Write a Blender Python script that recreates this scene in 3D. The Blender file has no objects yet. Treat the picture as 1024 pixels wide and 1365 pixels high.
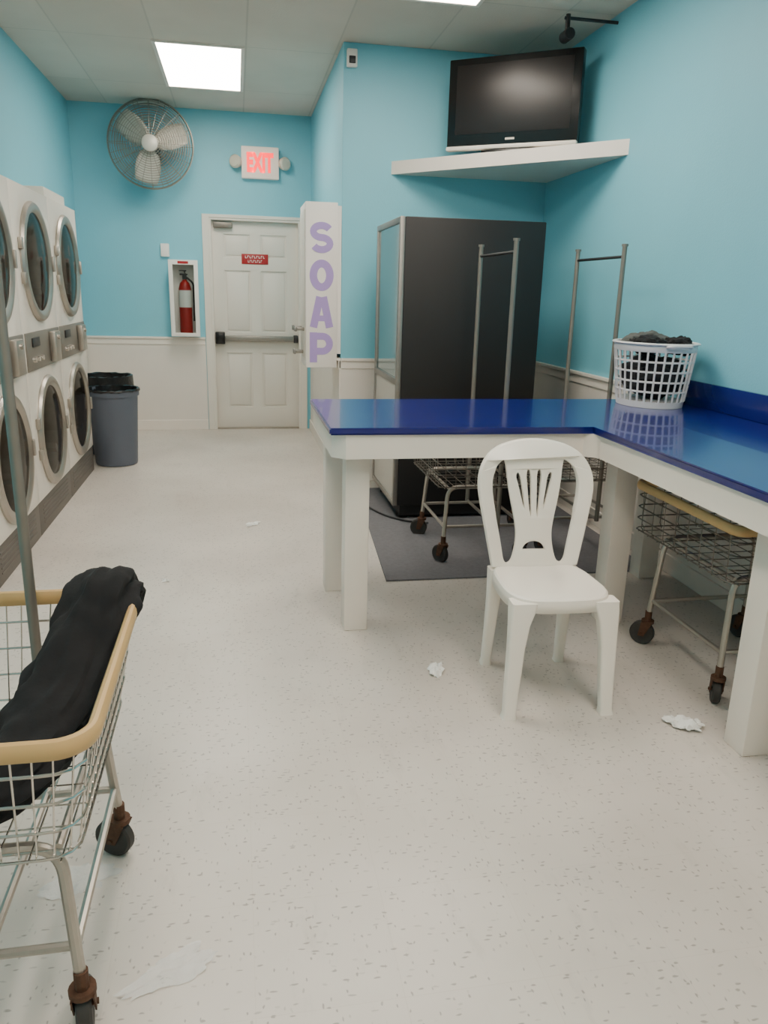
import bpy, bmesh, math, random
from mathutils import Vector, Matrix, noise
PI = math.pi
RN = random.Random(7)
SC = bpy.context.scene
COL = SC.collection

# ------------------------------------------------------------------ camera
H = 1.40
Yc = Vector((-197, 297, -1025)).normalized()
Zc = Vector((92, 3598, 1025)).normalized()
Xc = Yc.cross(Zc).normalized()
Zc = Xc.cross(Yc).normalized()
cam = bpy.data.cameras.new('camera'); camo = bpy.data.objects.new('camera', cam); COL.objects.link(camo)
cam.sensor_fit = 'VERTICAL'; cam.sensor_height = 24; cam.lens = 24 * 1025 / 1365
cam.clip_start = 0.02
camo.matrix_world = Matrix.Translation((0, 0, H)) @ Matrix((Xc, Yc, Zc)).to_4x4()
SC.camera = camo

# ------------------------------------------------------------------ materials
def new_mat(name):
    m = bpy.data.materials.new(name); m.use_nodes = True
    nt = m.node_tree; p = nt.nodes['Principled BSDF']
    return m, nt, p
def srgb(r, g, b):
    f = lambda c: (c / 255 / 12.92) if c / 255 <= .04045 else ((c / 255 + .055) / 1.055) ** 2.4
    return (f(r), f(g), f(b), 1)
def mat(name, col, rough=.5, metal=0, var=.08, vs=6, bump=0, bs=60, emit=0, coat=0, alpha=1):
    m, nt, p = new_mat(name)
    c = srgb(*col)
    tc = nt.nodes.new('ShaderNodeTexCoord')
    n = nt.nodes.new('ShaderNodeTexNoise'); n.inputs['Scale'].default_value = vs; n.inputs['Detail'].default_value = 4
    nt.links.new(tc.outputs['Object'], n.inputs['Vector'])
    mx = nt.nodes.new('ShaderNodeMix'); mx.data_type = 'RGBA'
    mx.inputs[6].default_value = tuple(max(0, x * (1 - var)) for x in c[:3]) + (1,)
    mx.inputs[7].default_value = tuple(min(1, x * (1 + var)) for x in c[:3]) + (1,)
    nt.links.new(n.outputs['Fac'], mx.inputs[0]); nt.links.new(mx.outputs[2], p.inputs['Base Color'])
    p.inputs['Roughness'].default_value = rough; p.inputs['Metallic'].default_value = metal
    if coat: p.inputs['Coat Weight'].default_value = coat
    if alpha < 1: p.inputs['Alpha'].default_value = alpha
    if emit:
        nt.links.new(mx.outputs[2], p.inputs['Emission Color']); p.inputs['Emission Strength'].default_value = emit
    if bump:
        n2 = nt.nodes.new('ShaderNodeTexNoise'); n2.inputs['Scale'].default_value = bs; n2.inputs['Detail'].default_value = 3
        nt.links.new(tc.outputs['Object'], n2.inputs['Vector'])
        b = nt.nodes.new('ShaderNodeBump'); b.inputs['Strength'].default_value = bump; b.inputs['Distance'].default_value = .01
        nt.links.new(n2.outputs['Fac'], b.inputs['Height']); nt.links.new(b.outputs['Normal'], p.inputs['Normal'])
    return m
def glass_mat(name, tint=(240, 244, 244), refl=.15, rough=.03):
    m = bpy.data.materials.new(name); m.use_nodes = True; nt = m.node_tree
    nt.nodes.clear()
    o = nt.nodes.new('ShaderNodeOutputMaterial'); mix = nt.nodes.new('ShaderNodeMixShader')
    t = nt.nodes.new('ShaderNodeBsdfTransparent'); t.inputs[0].default_value = srgb(*tint)
    g = nt.nodes.new('ShaderNodeBsdfGlossy'); g.inputs['Roughness'].default_value = rough
    g.inputs[0].default_value = (.9, .88, .86, 1)
    lw = nt.nodes.new('ShaderNodeLayerWeight'); lw.inputs[0].default_value = refl
    nt.links.new(lw.outputs['Fresnel'], mix.inputs[0]); nt.links.new(t.outputs[0], mix.inputs[1]); nt.links.new(g.outputs[0], mix.inputs[2])
    nt.links.new(mix.outputs[0], o.inputs[0])
    return m
def floor_mat():
    m, nt, p = new_mat('speckled_vinyl_floor'); L = nt.links.new; N = nt.nodes.new
    tc = N('ShaderNodeTexCoord')
    big = N('ShaderNodeTexNoise'); big.inputs['Scale'].default_value = 1.1; big.inputs['Detail'].default_value = 6
    L(tc.outputs['Object'], big.inputs['Vector'])
    r = N('ShaderNodeValToRGB'); r.color_ramp.elements[0].position = .3; r.color_ramp.elements[1].position = .72
    r.color_ramp.elements[0].color = srgb(194, 186, 177); r.color_ramp.elements[1].color = srgb(220, 213, 204)
    L(big.outputs['Fac'], r.inputs[0])
    def flecks(sx, sy, rot, thr):
        mp = N('ShaderNodeMapping'); mp.inputs['Scale'].default_value = (sx, sy, 1); mp.inputs['Rotation'].default_value = (0, 0, rot)
        L(tc.outputs['Object'], mp.inputs['Vector'])
        wn = N('ShaderNodeTexNoise'); wn.inputs['Scale'].default_value = 1.3; L(mp.outputs[0], wn.inputs['Vector'])
        ad_ = N('ShaderNodeMix'); ad_.data_type = 'RGBA'; ad_.blend_type = 'ADD'; ad_.inputs[0].default_value = .6
        L(mp.outputs[0], ad_.inputs[6]); L(wn.outputs['Color'], ad_.inputs[7])
        v = N('ShaderNodeTexVoronoi'); v.inputs['Scale'].default_value = 1; v.voronoi_dimensions = '2D'
        L(ad_.outputs[2], v.inputs['Vector'])
        lt = N('ShaderNodeMapRange'); lt.inputs[1].default_value = thr; lt.inputs[2].default_value = thr * 1.8; lt.inputs[3].default_value = 1; lt.inputs[4].default_value = 0
        L(v.outputs['Distance'], lt.inputs[0])
        sp = N('ShaderNodeSeparateColor'); L(v.outputs['Color'], sp.inputs[0])
        g = N('ShaderNodeMapRange'); g.inputs[1].default_value = .76; g.inputs[2].default_value = .90; L(sp.outputs[0], g.inputs[0])
        mu = N('ShaderNodeMath'); mu.operation = 'MULTIPLY'; L(lt.outputs[0], mu.inputs[0]); L(g.outputs[0], mu.inputs[1])
        return mu
    f1 = flecks(28, 74, .25, .125); f2 = flecks(74, 36, .5, .11)
    ad = N('ShaderNodeMath'); ad.operation = 'MAXIMUM'; L(f1.outputs[0], ad.inputs[0]); L(f2.outputs[0], ad.inputs[1])
    sc = N('ShaderNodeMath'); sc.operation = 'MULTIPLY'; sc.inputs[1].default_value = .55; L(ad.outputs[0], sc.inputs[0])
    mx = N('ShaderNodeMix'); mx.data_type = 'RGBA'; L(sc.outputs[0], mx.inputs[0]); L(r.outputs[0], mx.inputs[6]); mx.inputs[7].default_value = srgb(98, 92, 88)
    mp = N('ShaderNodeMapping'); mp.inputs['Scale'].default_value = (3, .9, 1); mp.inputs['Rotation'].default_value = (0, 0, .7); L(tc.outputs['Object'], mp.inputs['Vector'])
    sn = N('ShaderNodeTexNoise'); sn.inputs['Scale'].default_value = 3; sn.inputs['Detail'].default_value = 8; sn.inputs['Roughness'].default_value = .7; L(mp.outputs[0], sn.inputs['Vector'])
    sr = N('ShaderNodeMapRange'); sr.inputs[1].default_value = .56; sr.inputs[2].default_value = .75; sr.inputs[3].default_value = 1; sr.inputs[4].default_value = .85; L(sn.outputs['Fac'], sr.inputs[0])
    m3 = N('ShaderNodeMix'); m3.data_type = 'RGBA'; m3.blend_type = 'MULTIPLY'; m3.inputs[0].default_value = 1; L(mx.outputs[2], m3.inputs[6]); L(sr.outputs[0], m3.inputs[7])
    br = N('ShaderNodeTexBrick'); br.offset = 0; br.inputs['Scale'].default_value = 1; br.inputs['Brick Width'].default_value = .305; br.inputs['Row Height'].default_value = .305
    br.inputs['Mortar Size'].default_value = .001; br.inputs['Color1'].default_value = (1, 1, 1, 1); br.inputs['Color2'].default_value = (.98, .98, .98, 1); br.inputs['Mortar'].default_value = (.94, .93, .92, 1)
    L(tc.outputs['Object'], br.inputs['Vector'])
    m2 = N('ShaderNodeMix'); m2.data_type = 'RGBA'; m2.blend_type = 'MULTIPLY'; m2.inputs[0].default_value = 1
    L(m3.outputs[2], m2.inputs[6]); L(br.outputs['Color'], m2.inputs[7]); L(m2.outputs[2], p.inputs['Base Color'])
    p.inputs['Roughness'].default_value = .34
    return m
def ceiling_mat():
    m, nt, p = new_mat('ceiling_tiles'); L = nt.links.new; N = nt.nodes.new
    tc = N('ShaderNodeTexCoord')
    mp = N('ShaderNodeMapping'); mp.inputs['Location'].default_value = (.5, -6.03, 0); L(tc.outputs['Object'], mp.inputs['Vector'])
    br = N('ShaderNodeTexBrick'); br.offset = 0; br.inputs['Scale'].default_value = 1; br.inputs['Brick Width'].default_value = .61; br.inputs['Row Height'].default_value = 1.22
    br.inputs['Mortar Size'].default_value = .006; br.inputs['Color1'].default_value = srgb(220, 210, 198); br.inputs['Color2'].default_value = srgb(212, 202, 190); br.inputs['Mortar'].default_value = srgb(202, 193, 182)
    L(mp.outputs[0], br.inputs['Vector'])
    n = N('ShaderNodeTexNoise'); n.inputs['Scale'].default_value = 2.2; n.inputs['Detail'].default_value = 5; L(tc.outputs['Object'], n.inputs['Vector'])
    r = N('ShaderNodeMapRange'); r.inputs[3].default_value = .86; r.inputs[4].default_value = 1.04; L(n.outputs['Fac'], r.inputs[0])
    m2 = N('ShaderNodeMix'); m2.data_type = 'RGBA'; m2.blend_type = 'MULTIPLY'; m2.inputs[0].default_value = 1
    L(br.outputs['Color'], m2.inputs[6]); L(r.outputs[0], m2.inputs[7]); L(m2.outputs[2], p.inputs['Base Color'])
    p.inputs['Roughness'].default_value = .85
    b = N('ShaderNodeBump'); b.inputs['Strength'].default_value = .3; b.inputs['Distance'].default_value = .004
    n3 = N('ShaderNodeTexNoise'); n3.inputs['Scale'].default_value = 90; L(tc.outputs['Object'], n3.inputs['Vector'])
    L(n3.outputs['Fac'], b.inputs['Height']); L(b.outputs['Normal'], p.inputs['Normal'])
    return m

M = {}
M['teal'] = mat('teal_wall_paint', (124, 196, 214), .5, var=.08, vs=1.2, bump=.12, bs=120)
M['floor'] = floor_mat(); M['ceil'] = ceiling_mat()
M['wains'] = mat('wainscot_paint', (226, 219, 210), .45, var=.04)
M['trim'] = mat('cream_trim_paint', (234, 226, 216), .4, var=.04)
M['door'] = mat('door_paint', (224, 219, 209), .4, var=.03)
M['tablewhite'] = mat('table_paint', (238, 229, 218), .38, var=.05, vs=4)
M['blue'] = mat('blue_laminate', (17, 28, 112), .2, var=.12, vs=3, coat=.35)
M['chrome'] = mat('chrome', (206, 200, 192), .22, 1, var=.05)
M['steel'] = mat('brushed_steel', (178, 171, 162), .36, .9, var=.08, vs=20)
M['pole'] = mat('grey_steel_pole', (138, 132, 124), .45, .6, var=.1, vs=20)
M['dullsteel'] = mat('dull_steel', (154, 150, 144), .42, .9, var=.12, vs=30)
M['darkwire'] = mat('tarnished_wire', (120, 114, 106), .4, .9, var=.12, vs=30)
M['rust'] = mat('rusty_metal', (96, 68, 52), .7, .5, var=.35, vs=60, bump=.4)
M['rubber'] = mat('wheel_rubber', (52, 50, 48), .6, var=.2, vs=40)
M['tan'] = mat('tan_plastic_rim', (198, 162, 108), .42, var=.08, vs=12)
M['black'] = mat('black_metal', (20, 19, 20), .5, var=.12, vs=3)
M['blackgloss'] = mat('black_gloss_plastic', (15, 14, 15), .25, var=.1)
M['screen'] = mat('tv_screen', (28, 23, 23), .36, var=.1)
M['cloth'] = mat('black_cloth', (14, 14, 17), .95, var=.3, vs=14, bump=.25, bs=30)
M['cloth2'] = mat('charcoal_cloth', (34, 34, 38), .95, var=.3, vs=14, bump=.3, bs=40)
M['cloth3'] = mat('grey_cloth', (84, 86, 84), .95, var=.2, vs=14, bump=.3, bs=40)
M['plastic'] = mat('white_plastic', (243, 236, 225), .3, var=.03, vs=5)
M['bplastic'] = mat('basket_plastic', (222, 219, 219), .4, var=.04)
M['enamel'] = mat('white_enamel', (226, 219, 208), .35, var=.03)
M['greypanel'] = mat('grey_lower_panel', (190, 186, 178), .4, .2, var=.05)
M['panel'] = mat('control_panel_grey', (128, 122, 114), .4, .4, var=.08)
M['dark'] = mat('dark_plastic', (36, 36, 38), .45, var=.15)
M['kick'] = mat('grey_base_panel', (104, 98, 92), .5, .1, var=.15, vs=8)
M['can'] = mat('slate_plastic', (92, 100, 114), .5, var=.08)
M['bag'] = mat('black_bag', (20, 20, 22), .28, var=.2, bump=.5, bs=40)
M['mat'] = mat('grey_carpet', (112, 111, 115), .95, var=.22, vs=50, bump=.6, bs=220)
M['red'] = mat('extinguisher_red', (170, 28, 24), .4, var=.08)
M['signred'] = mat('sign_red', (165, 30, 36), .45, var=.06)
M['white'] = mat('white_print', (238, 233, 227), .5, var=.02)
M['exitred'] = mat('exit_red_glow', (255, 30, 40), .5, var=.02, emit=2.6)
M['exitface'] = mat('exit_face', (236, 218, 205), .5, var=.03, emit=.25)
M['lamphead'] = mat('pale_lamp_head', (206, 200, 184), .35, var=.05)
M['purple'] = mat('purple_letters', (172, 148, 210), .5, var=.04)
M['lamp'] = mat('light_diffuser', (255, 243, 227), .6, var=.0, emit=20)
M['fan'] = mat('grey_fan_blade', (196, 194, 184), .45, .2, var=.06)
M['wire'] = mat('fan_wire', (150, 146, 136), .4, .7, var=.06)
M['paper'] = mat('white_tissue', (238, 238, 234), .8, var=.04, bump=.5, bs=50)
M['thin'] = mat('thin_wet_paper', (240, 238, 235), .6, var=.05, vs=30, alpha=.62, bump=.4, bs=40)
M['glass'] = glass_mat('clear_glass')
M['dglass'] = glass_mat('dryer_door_glass', (165, 160, 155), .12, .08)
M['vglass'] = mat('vending_window', (120, 146, 150), .1, .55, var=.06)
M['drum'] = mat('dryer_drum', (205, 198, 188), .32, .75, var=.2, vs=14, bump=.2, bs=30)

# ------------------------------------------------------------------ mesh helpers
def BM(): return bmesh.new()
def box(bm, x0, x1, y0, y1, z0, z1, bev=0, seg=2, Mx=None):
    vs = [bm.verts.new((x, y, z)) for x in (x0, x1) for y in (y0, y1) for z in (z0, z1)]
    fs = [(0, 1, 3, 2), (4, 6, 7, 5), (0, 4, 5, 1), (2, 3, 7, 6), (0, 2, 6, 4), (1, 5, 7, 3)]
    F = [bm.faces.new([vs[i] for i in f]) for f in fs]
    if Mx: bmesh.ops.transform(bm, matrix=Mx, verts=vs)
    if bev:
        E = list({e for f in F for e in f.edges})
        bmesh.ops.bevel(bm, geom=E, offset=bev, segments=seg, affect='EDGES', profile=.5)
def tube(bm, pts, r, n=8, closed=False, ry=None, up=(0, 0, 1)):
    P = [Vector(p) for p in pts]; k = len(P)
    rs = r if isinstance(r, (list, tuple)) else [r] * k
    T = []
    for i in range(k):
        if closed: t = P[(i + 1) % k] - P[i - 1]
        else: t = P[min(i + 1, k - 1)] - P[max(i - 1, 0)]
        T.append(t.normalized())
    u = Vector(up); u = u - T[0] * u.dot(T[0])
    if u.length < 1e-3: u = Vector((1, 0, 0)); u = u - T[0] * u.dot(T[0])
    u.normalize(); rings = []
    for i in range(k):
        u = u - T[i] * u.dot(T[i]); u.normalize(); s = T[i].cross(u)
        r1 = rs[i]; r2 = ry if ry else r1
        rings.append([bm.verts.new(P[i] + s * math.cos(2 * PI * j / n) * r1 + u * math.sin(2 * PI * j / n) * r2) for j in range(n)])
    for i in range(k if closed else k - 1):
        A = rings[i]; B = rings[(i + 1) % k]
        for j in range(n): bm.faces.new((A[j], A[(j + 1) % n], B[(j + 1) % n], B[j]))
    if not closed: bm.faces.new(rings[0][::-1]); bm.faces.new(rings[-1])
def fillet(pts, r, n=5):
    P = [Vector(p) for p in pts]; out = [P[0]]
    for i in range(1, len(P) - 1):
        a = (P[i - 1] - P[i]); b = (P[i + 1] - P[i])
        d = min(r, a.length * .45, b.length * .45); A = P[i] + a.normalized() * d; B = P[i] + b.normalized() * d
        for k in range(n + 1):
            t = k / n; out.append(A * (1 - t) ** 2 + P[i] * 2 * t * (1 - t) + B * t * t)
    out.append(P[-1]); return out
def lathe(bm, prof, n=32, Mx=None, closed=False):
    rings = []; Mx = Mx or Matrix()
    for r, z in prof:
        if r < 1e-6: rings.append([bm.verts.new(Mx @ Vector((0, 0, z)))])
        else: rings.append([bm.verts.new(Mx @ Vector((r * math.cos(2 * PI * j / n), r * math.sin(2 * PI * j / n), z))) for j in range(n)])
    m = len(rings)
    for i in range(m if closed else m - 1):
        A = rings[i]; B = rings[(i + 1) % m]
        for j in range(n):
            if len(A) == 1 and len(B) == 1: continue
            if len(A) == 1: bm.faces.new((A[0], B[(j + 1) % n], B[j]))
            elif len(B) == 1: bm.faces.new((A[j], A[(j + 1) % n], B[0]))
            else: bm.faces.new((A[j], A[(j + 1) % n], B[(j + 1) % n], B[j]))
def loft(bm, secs, cap=True, closed=False):
    R_ = [[bm.verts.new(p) for p in s] for s in secs]
    prs = list(zip(R_, R_[1:]))
    if closed: prs.append((R_[-1], R_[0])); cap = False
    for A, B in prs:
        n = len(A)
        for j in range(n): bm.faces.new((A[j], A[(j + 1) % n], B[(j + 1) % n], B[j]))
    if cap: bm.faces.new(R_[0][::-1]); bm.faces.new(R_[-1])
def rsec(c, hx, hy, r=.008, k=3):
    out = []
    for q, (sx, sy) in enumerate(((1, 1), (-1, 1), (-1, -1), (1, -1))):
        for i in range(k + 1):
            a = q * PI / 2 + i / k * PI / 2
            out.append(Vector((c[0] + sx * (hx - r) + r * math.cos(a), c[1] + sy * (hy - r) + r * math.sin(a), c[2])))
    return out
def prism(bm, poly, z0, z1):
    A = [bm.verts.new((x, y, z0)) for x, y in poly]; B = [bm.verts.new((x, y, z1)) for x, y in poly]; n = len(poly)
    for j in range(n): bm.faces.new((A[j], A[(j + 1) % n], B[(j + 1) % n], B[j]))
    bm.faces.new(A[::-1]); bm.faces.new(B)
def rrect(a, b, r, n=6):
    out = []
    for q, (sx, sy) in enumerate(((1, 1), (-1, 1), (-1, -1), (1, -1))):
        for i in range(n + 1):
            t = q * PI / 2 + i / n * PI / 2
            out.append(Vector((sx * (a - r) + r * math.cos(t), sy * (b - r) + r * math.sin(t), 0)))
    return out
def resample(pts, N):
    L = []; tot = 0; k = len(pts)
    for i in range(k):
        d = (pts[(i + 1) % k] - pts[i]).length; L.append((tot, d)); tot += d
    out = []
    for m in range(N):
        s = tot * m / N
        for i, (a, d) in enumerate(L):
            if a <= s <= a + d and d > 1e-9:
                out.append(pts[i].lerp(pts[(i + 1) % k], (s - a) / d)); break
    return out
def holed(outer, holes, ext, bev=0):
    cu = bpy.data.curves.new('tmp', 'CURVE'); cu.dimensions = '2D'; cu.fill_mode = 'BOTH'; cu.extrude = ext; cu.bevel_depth = bev; cu.bevel_resolution = 1
    for poly in [outer] + holes:
        s = cu.splines.new('POLY'); s.points.add(len(poly) - 1)
        for i, p in enumerate(poly): s.points[i].co = (p[0], p[1], 0, 1)
        s.use_cyclic_u = True
    o = bpy.data.objects.new('tmp', cu); COL.objects.link(o)
    bpy.context.view_layer.update()
    me = bpy.data.meshes.new_from_object(o.evaluated_get(bpy.context.evaluated_depsgraph_get()))
    bm = BM(); bm.from_mesh(me); bpy.data.objects.remove(o); bpy.data.meshes.remove(me)
    bmesh.ops.remove_doubles(bm, verts=bm.verts, dist=1e-5)
    return bm
def text_bm(s, w, h, ext=.002, bold=0):
    cu = bpy.data.curves.new('tmp', 'FONT'); cu.body = s; cu.size = 1; cu.extrude = .01; cu.offset = bold
    o = bpy.data.objects.new('tmp', cu); COL.objects.link(o); bpy.context.view_layer.update()
    me = bpy.data.meshes.new_from_object(o.evaluated_get(bpy.context.evaluated_depsgraph_get()))
    bm = BM(); bm.from_mesh(me); bpy.data.objects.remove(o); bpy.data.meshes.remove(me)
    xs = [v.co.x for v in bm.verts]; ys = [v.co.y for v in bm.verts]
    cx, cy = (min(xs) + max(xs)) / 2, (min(ys) + max(ys)) / 2; sx = w / (max(xs) - min(xs)); sy = h / (max(ys) - min(ys))
    for v in bm.verts:   # upright, facing -Y
        x, y, z = v.co; v.co = ((x - cx) * sx, -z / .01 * ext, (y - cy) * sy)
    return bm
def stroke(bm, P, t, y0, y1, closed=False):
    """flat lettering stroke of width t in the x-z plane between depths y0 and y1"""
    P = [Vector(p) for p in P]; n = len(P); S = []
    for i in range(n):
        a = P[i - 1] if (i or closed) else P[i]; c = P[(i + 1) % n] if (i < n - 1 or closed) else P[i]
        d = (c - a).normalized(); nn = Vector((-d.y, d.x)) * t / 2
        A, B = P[i] + nn, P[i] - nn
        S.append([(A.x, y0, A.y), (B.x, y0, B.y), (B.x, y1, B.y), (A.x, y1, A.y)])
    loft(bm, S, closed=closed)
def letter(ch, w, h, t, y0, y1):
    bm = BM(); a, c = w / 2 - t / 2, h / 2 - t / 2
    if ch == 'O': stroke(bm, [(a * math.cos(2 * PI * k / 40), c * math.sin(2 * PI * k / 40)) for k in range(40)], t, y0, y1, True)
    if ch == 'A':
        tp = .012
        stroke(bm, [(-a, -h / 2), (-tp, h / 2)], t, y0, y1); stroke(bm, [(a, -h / 2), (tp, h / 2)], t, y0 + .0002, y1); stroke(bm, [(-a * .66, -h * .20), (a * .66, -h * .20)], t * .75, y0 + .0004, y1)
    if ch == 'P':
        stroke(bm, [(-a, -h / 2), (-a, h / 2)], t, y0, y1); r = h * .25
        pts = [(-a, c)] + [(a - r + r * math.sin(PI * k / 14), c - r + r * math.cos(PI * k / 14)) for k in range(15)] + [(-a, c - 2 * r)]
        stroke(bm, pts, t * .92, y0 + .0002, y1)
    if ch == 'S':
        pts = []; r = c / 2
        for k in range(17):
            an = math.radians(25 + 245 * k / 16); pts.append((a * math.cos(an), r + r * math.sin(an)))
        for k in range(1, 17):
            an = math.radians(90 - 245 * k / 16); pts.append((a * math.cos(an), -r + r * math.sin(an)))
        stroke(bm, pts, t * .88, y0, y1)
    return bm
def move(bm, dx, dy, dz):
    bmesh.ops.translate(bm, verts=bm.verts, vec=(dx, dy, dz)); return bm
def obj(name, bm, m, parent=None, label=None, smooth=True, recalc=True):
    if recalc: bmesh.ops.recalc_face_normals(bm, faces=bm.faces)
    for f in bm.faces: f.smooth = smooth
    for e in bm.edges:
        if len(e.link_faces) == 2 and e.calc_face_angle(0) > .6: e.smooth = False
    me = bpy.data.meshes.new(name); bm.to_mesh(me); bm.free(); me.materials.append(m)
    o = bpy.data.objects.new(name, me); COL.objects.link(o)
    if parent: o.parent = parent
    if label: o['label'] = label
    return o
def tag(o, label, cat, group=None, kind=None):
    o['label'] = label; o['category'] = cat
    if group: o['group'] = group
    if kind: o['kind'] = kind
    return o
def thing(name, label, cat, loc=(0, 0, 0), rz=0, group=None):
    o = bpy.data.objects.new(name, None); COL.objects.link(o); o.location = loc; o.rotation_euler = (0, 0, rz); o.empty_display_size = .1
    return tag(o, label, cat, group)
def struct(name, bm, m, smooth=False):
    o = obj(name, bm, m, smooth=smooth); o['kind'] = 'structure'; return o
AX = Matrix.Rotation(PI / 2, 4, 'Y')      # z axis -> +x
AY = Matrix.Rotation(PI / 2, 4, 'X')      # z axis -> -y

# ------------------------------------------------------------------ setting
XL, XR, YB, YA, XH, CZ = -1.46, 2.24, 8.08, 5.73, .745, 3.0
b = BM(); box(b, XL - .2, XR + .2, -2.2, YB + .2, -.1, 0); struct('floor', b, M['floor'])
b = BM(); box(b, XL - .2, XR + .2, -2.2, YB + .2, CZ, CZ + .1); struct('ceiling', b, M['ceil'])
b = BM(); box(b, XL - .12, XL, -2.2, YB + .2, 0, CZ); struct('wall_left', b, M['teal'])
b = BM(); box(b, XR, XR + .12, -2.2, YA, 0, CZ); struct('wall_right', b, M['teal'])
b = BM(); box(b, XL, XR, -2.2, -2.08, 0, CZ); struct('wall_front', b, M['wains'])
DX0, DX1, DZ = -.245, .635, 2.06
b = BM(); box(b, XL, DX0, YB, YB + .14, 0, CZ); box(b, DX1, XH, YB, YB + .14, 0, CZ); box(b, DX0, DX1, YB, YB + .14, DZ, CZ)
struct('wall_back', b, M['teal'])
b = BM(); box(b, XH, XR + .12, YA, YB + .14, 0, CZ, .004); struct('wall_alcove', b, M['teal'])
RZ = .93
def rail(bm, x0, x1, y0, y1, ax, s):
    for (za, zb_, d) in ((RZ - .02, RZ, .030), (RZ - .075, RZ - .02, .018)):
        if ax == 'y': box(bm, x0, x1, min(y0, y0 + s * d), max(y0, y0 + s * d), za, zb_, .003)
        else: box(bm, min(x0, x0 + s * d), max(x0, x0 + s * d), y0, y1, za, zb_, .003)
b = BM(); box(b, XL, DX0 - .07, YB - .010, YB, 0, RZ - .02); struct('trim_1', b, M['wains'])
b = BM(); rail(b, XL, DX0 - .07, YB, 0, 'y', -1); struct('trim_2', b, M['trim'])
b = BM(); box(b, XL, DX0 - .07, YB - .022, YB, 0, .10, .003); struct('baseboard_back', b, M['trim'])
b = BM(); box(b, XH, XR, YA - .010, YA, 0, RZ - .02); struct('trim_3', b, M['wains'])
b = BM(); rail(b, XH, XR, YA, 0, 'y', -1); struct('trim_4', b, M['trim'])
b = BM(); box(b, XH, XR, YA - .022, YA, 0, .10, .003); struct('baseboard_alcove', b, M['trim'])
b = BM(); box(b, XR - .010, XR, -2.08, YA - .03, 0, RZ - .02); struct('trim_5', b, M['wains'])
b = BM(); rail(b, XR, 0, 3.73, YA - .03, 'x', -1); struct('trim_6', b, M['trim'])
b = BM(); box(b, XR - .022, XR, -2.08, YA - .03, 0, .10, .003); struct('baseboard_right', b, M['trim'])
b = BM(); box(b, XH - .010, XH, YA, YB, 0, RZ - .02); struct('trim_7', b, M['wains'])
b = BM(); rail(b, XH, 0, YA, YB - .01, 'x', -1); struct('trim_8', b, M['trim'])
b = BM(); box(b, XH - .022, XH, YA, YB, 0, .10, .003); struct('baseboard_hallway', b, M['trim'])
b = BM(); box(b, XL, XL + .02, 6.3, YB - .03, 0, .10, .003); struct('baseboard_left', b, M['trim'])
b = BM(); box(b, XL, XL + .01, 6.3, YB - .03, .1, RZ - .02); struct('trim_9', b, M['wains'])
# door casing
b = BM()
box(b, DX0 - .065, DX0, YB - .018, YB, 0, DZ + .03, .003); box(b, DX1, DX1 + .065, YB - .018, YB, 0, DZ + .03, .003); box(b, DX0, DX1, YB - .018, YB, DZ, DZ + .03, .003)
box(b, DX0, DX0 + .02, YB - .01, YB + .13, 0, DZ); box(b, DX1 - .02, DX1, YB - .01, YB + .13, 0, DZ); box(b, DX0 + .02, DX1 - .02, YB - .01, YB + .13, DZ - .02, DZ)
struct('trim_10', b, M['door'])
# six panel door
b = BM(); x0, x1, z0, z1 = DX0 + .022, DX1 - .022, .015, DZ - .022; yd = YB + .06
box(b, x0, x1, yd, yd + .04, z0, z1)
w = x1 - x0
cols = [(x0 + .11, x0 + w / 2 - .05), (x0 + w / 2 + .05, x1 - .11)]; rows = [(.22, .78), (.98, 1.58), (1.70, 1.92)]
door = struct('door_1', b, M['door'])
holes = [[(c0, r0), (c1, r0), (c1, r1), (c0, r1)] for c0, c1 in cols for r0, r1 in rows]
b = holed([(x0, z0), (x1, z0), (x1, z1), (x0, z1)], holes, .003, .003)
for v in b.verts: v.co = (v.co.x, yd - .005 - v.co.z, v.co.y)
for c0, c1 in cols:
    for r0, r1 in rows: box(b, c0 + .022, c1 - .022, yd - .007, yd + .002, r0 + .022, r1 - .022, .006)
obj('door_panelling', b, M['door'], door)
b = BM(); box(b, x0 + .10, x1 - .02, yd - .075, yd - .035, .895, .950, .008)
pb = obj('push_bar', b, M['dullsteel'], door)
b = BM(); box(b, x0 + .005, x0 + .10, yd - .095, yd - .012, .865, .985, .01); obj('latch_box', b, M['blackgloss'], pb)
b = BM(); box(b, x1 - .05, x1 - .005, yd - .08, yd - .012, .885, .96, .008); obj('end_bracket', b, M['dark'], pb)
b = BM(); box(b, x0 + .02, x0 + .2, yd - .06, yd - .012, DZ - .09, DZ - .04, .006); obj('door_closer', b, M['panel'], door)
b = BM(); box(b, DX0, DX1, YB + .0, YB + .14, 0, .012, .003); obj('threshold', b, M['steel'], door)
# red door sign, its two lines of lettering are too small to read
s = thing('door_sign', 'small red sign with white lettering stuck on the white hallway door', 'sign', (.19, yd - .014, 1.69))
b = BM(); box(b, -.13, .13, -.003, .003, -.048, .048, .002); obj('sign_plate', b, M['signred'], s)
b = BM()
for zz, n_, w_ in ((.02, 9, .022), (-.02, 8, .018)):
    for i in range(n_):
        xx = (i - (n_ - 1) / 2) * w_; box(b, xx - w_ * .33, xx - w_ * .15, -.005, -.003, zz - .012, zz + .012)
        box(b, xx - w_ * .15, xx + w_ * .3, -.005, -.003, zz + (.006 if i % 2 else -.012), zz + (.012 if i % 2 else -.006))
obj('sign_lettering', b, M['white'], s)

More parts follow.
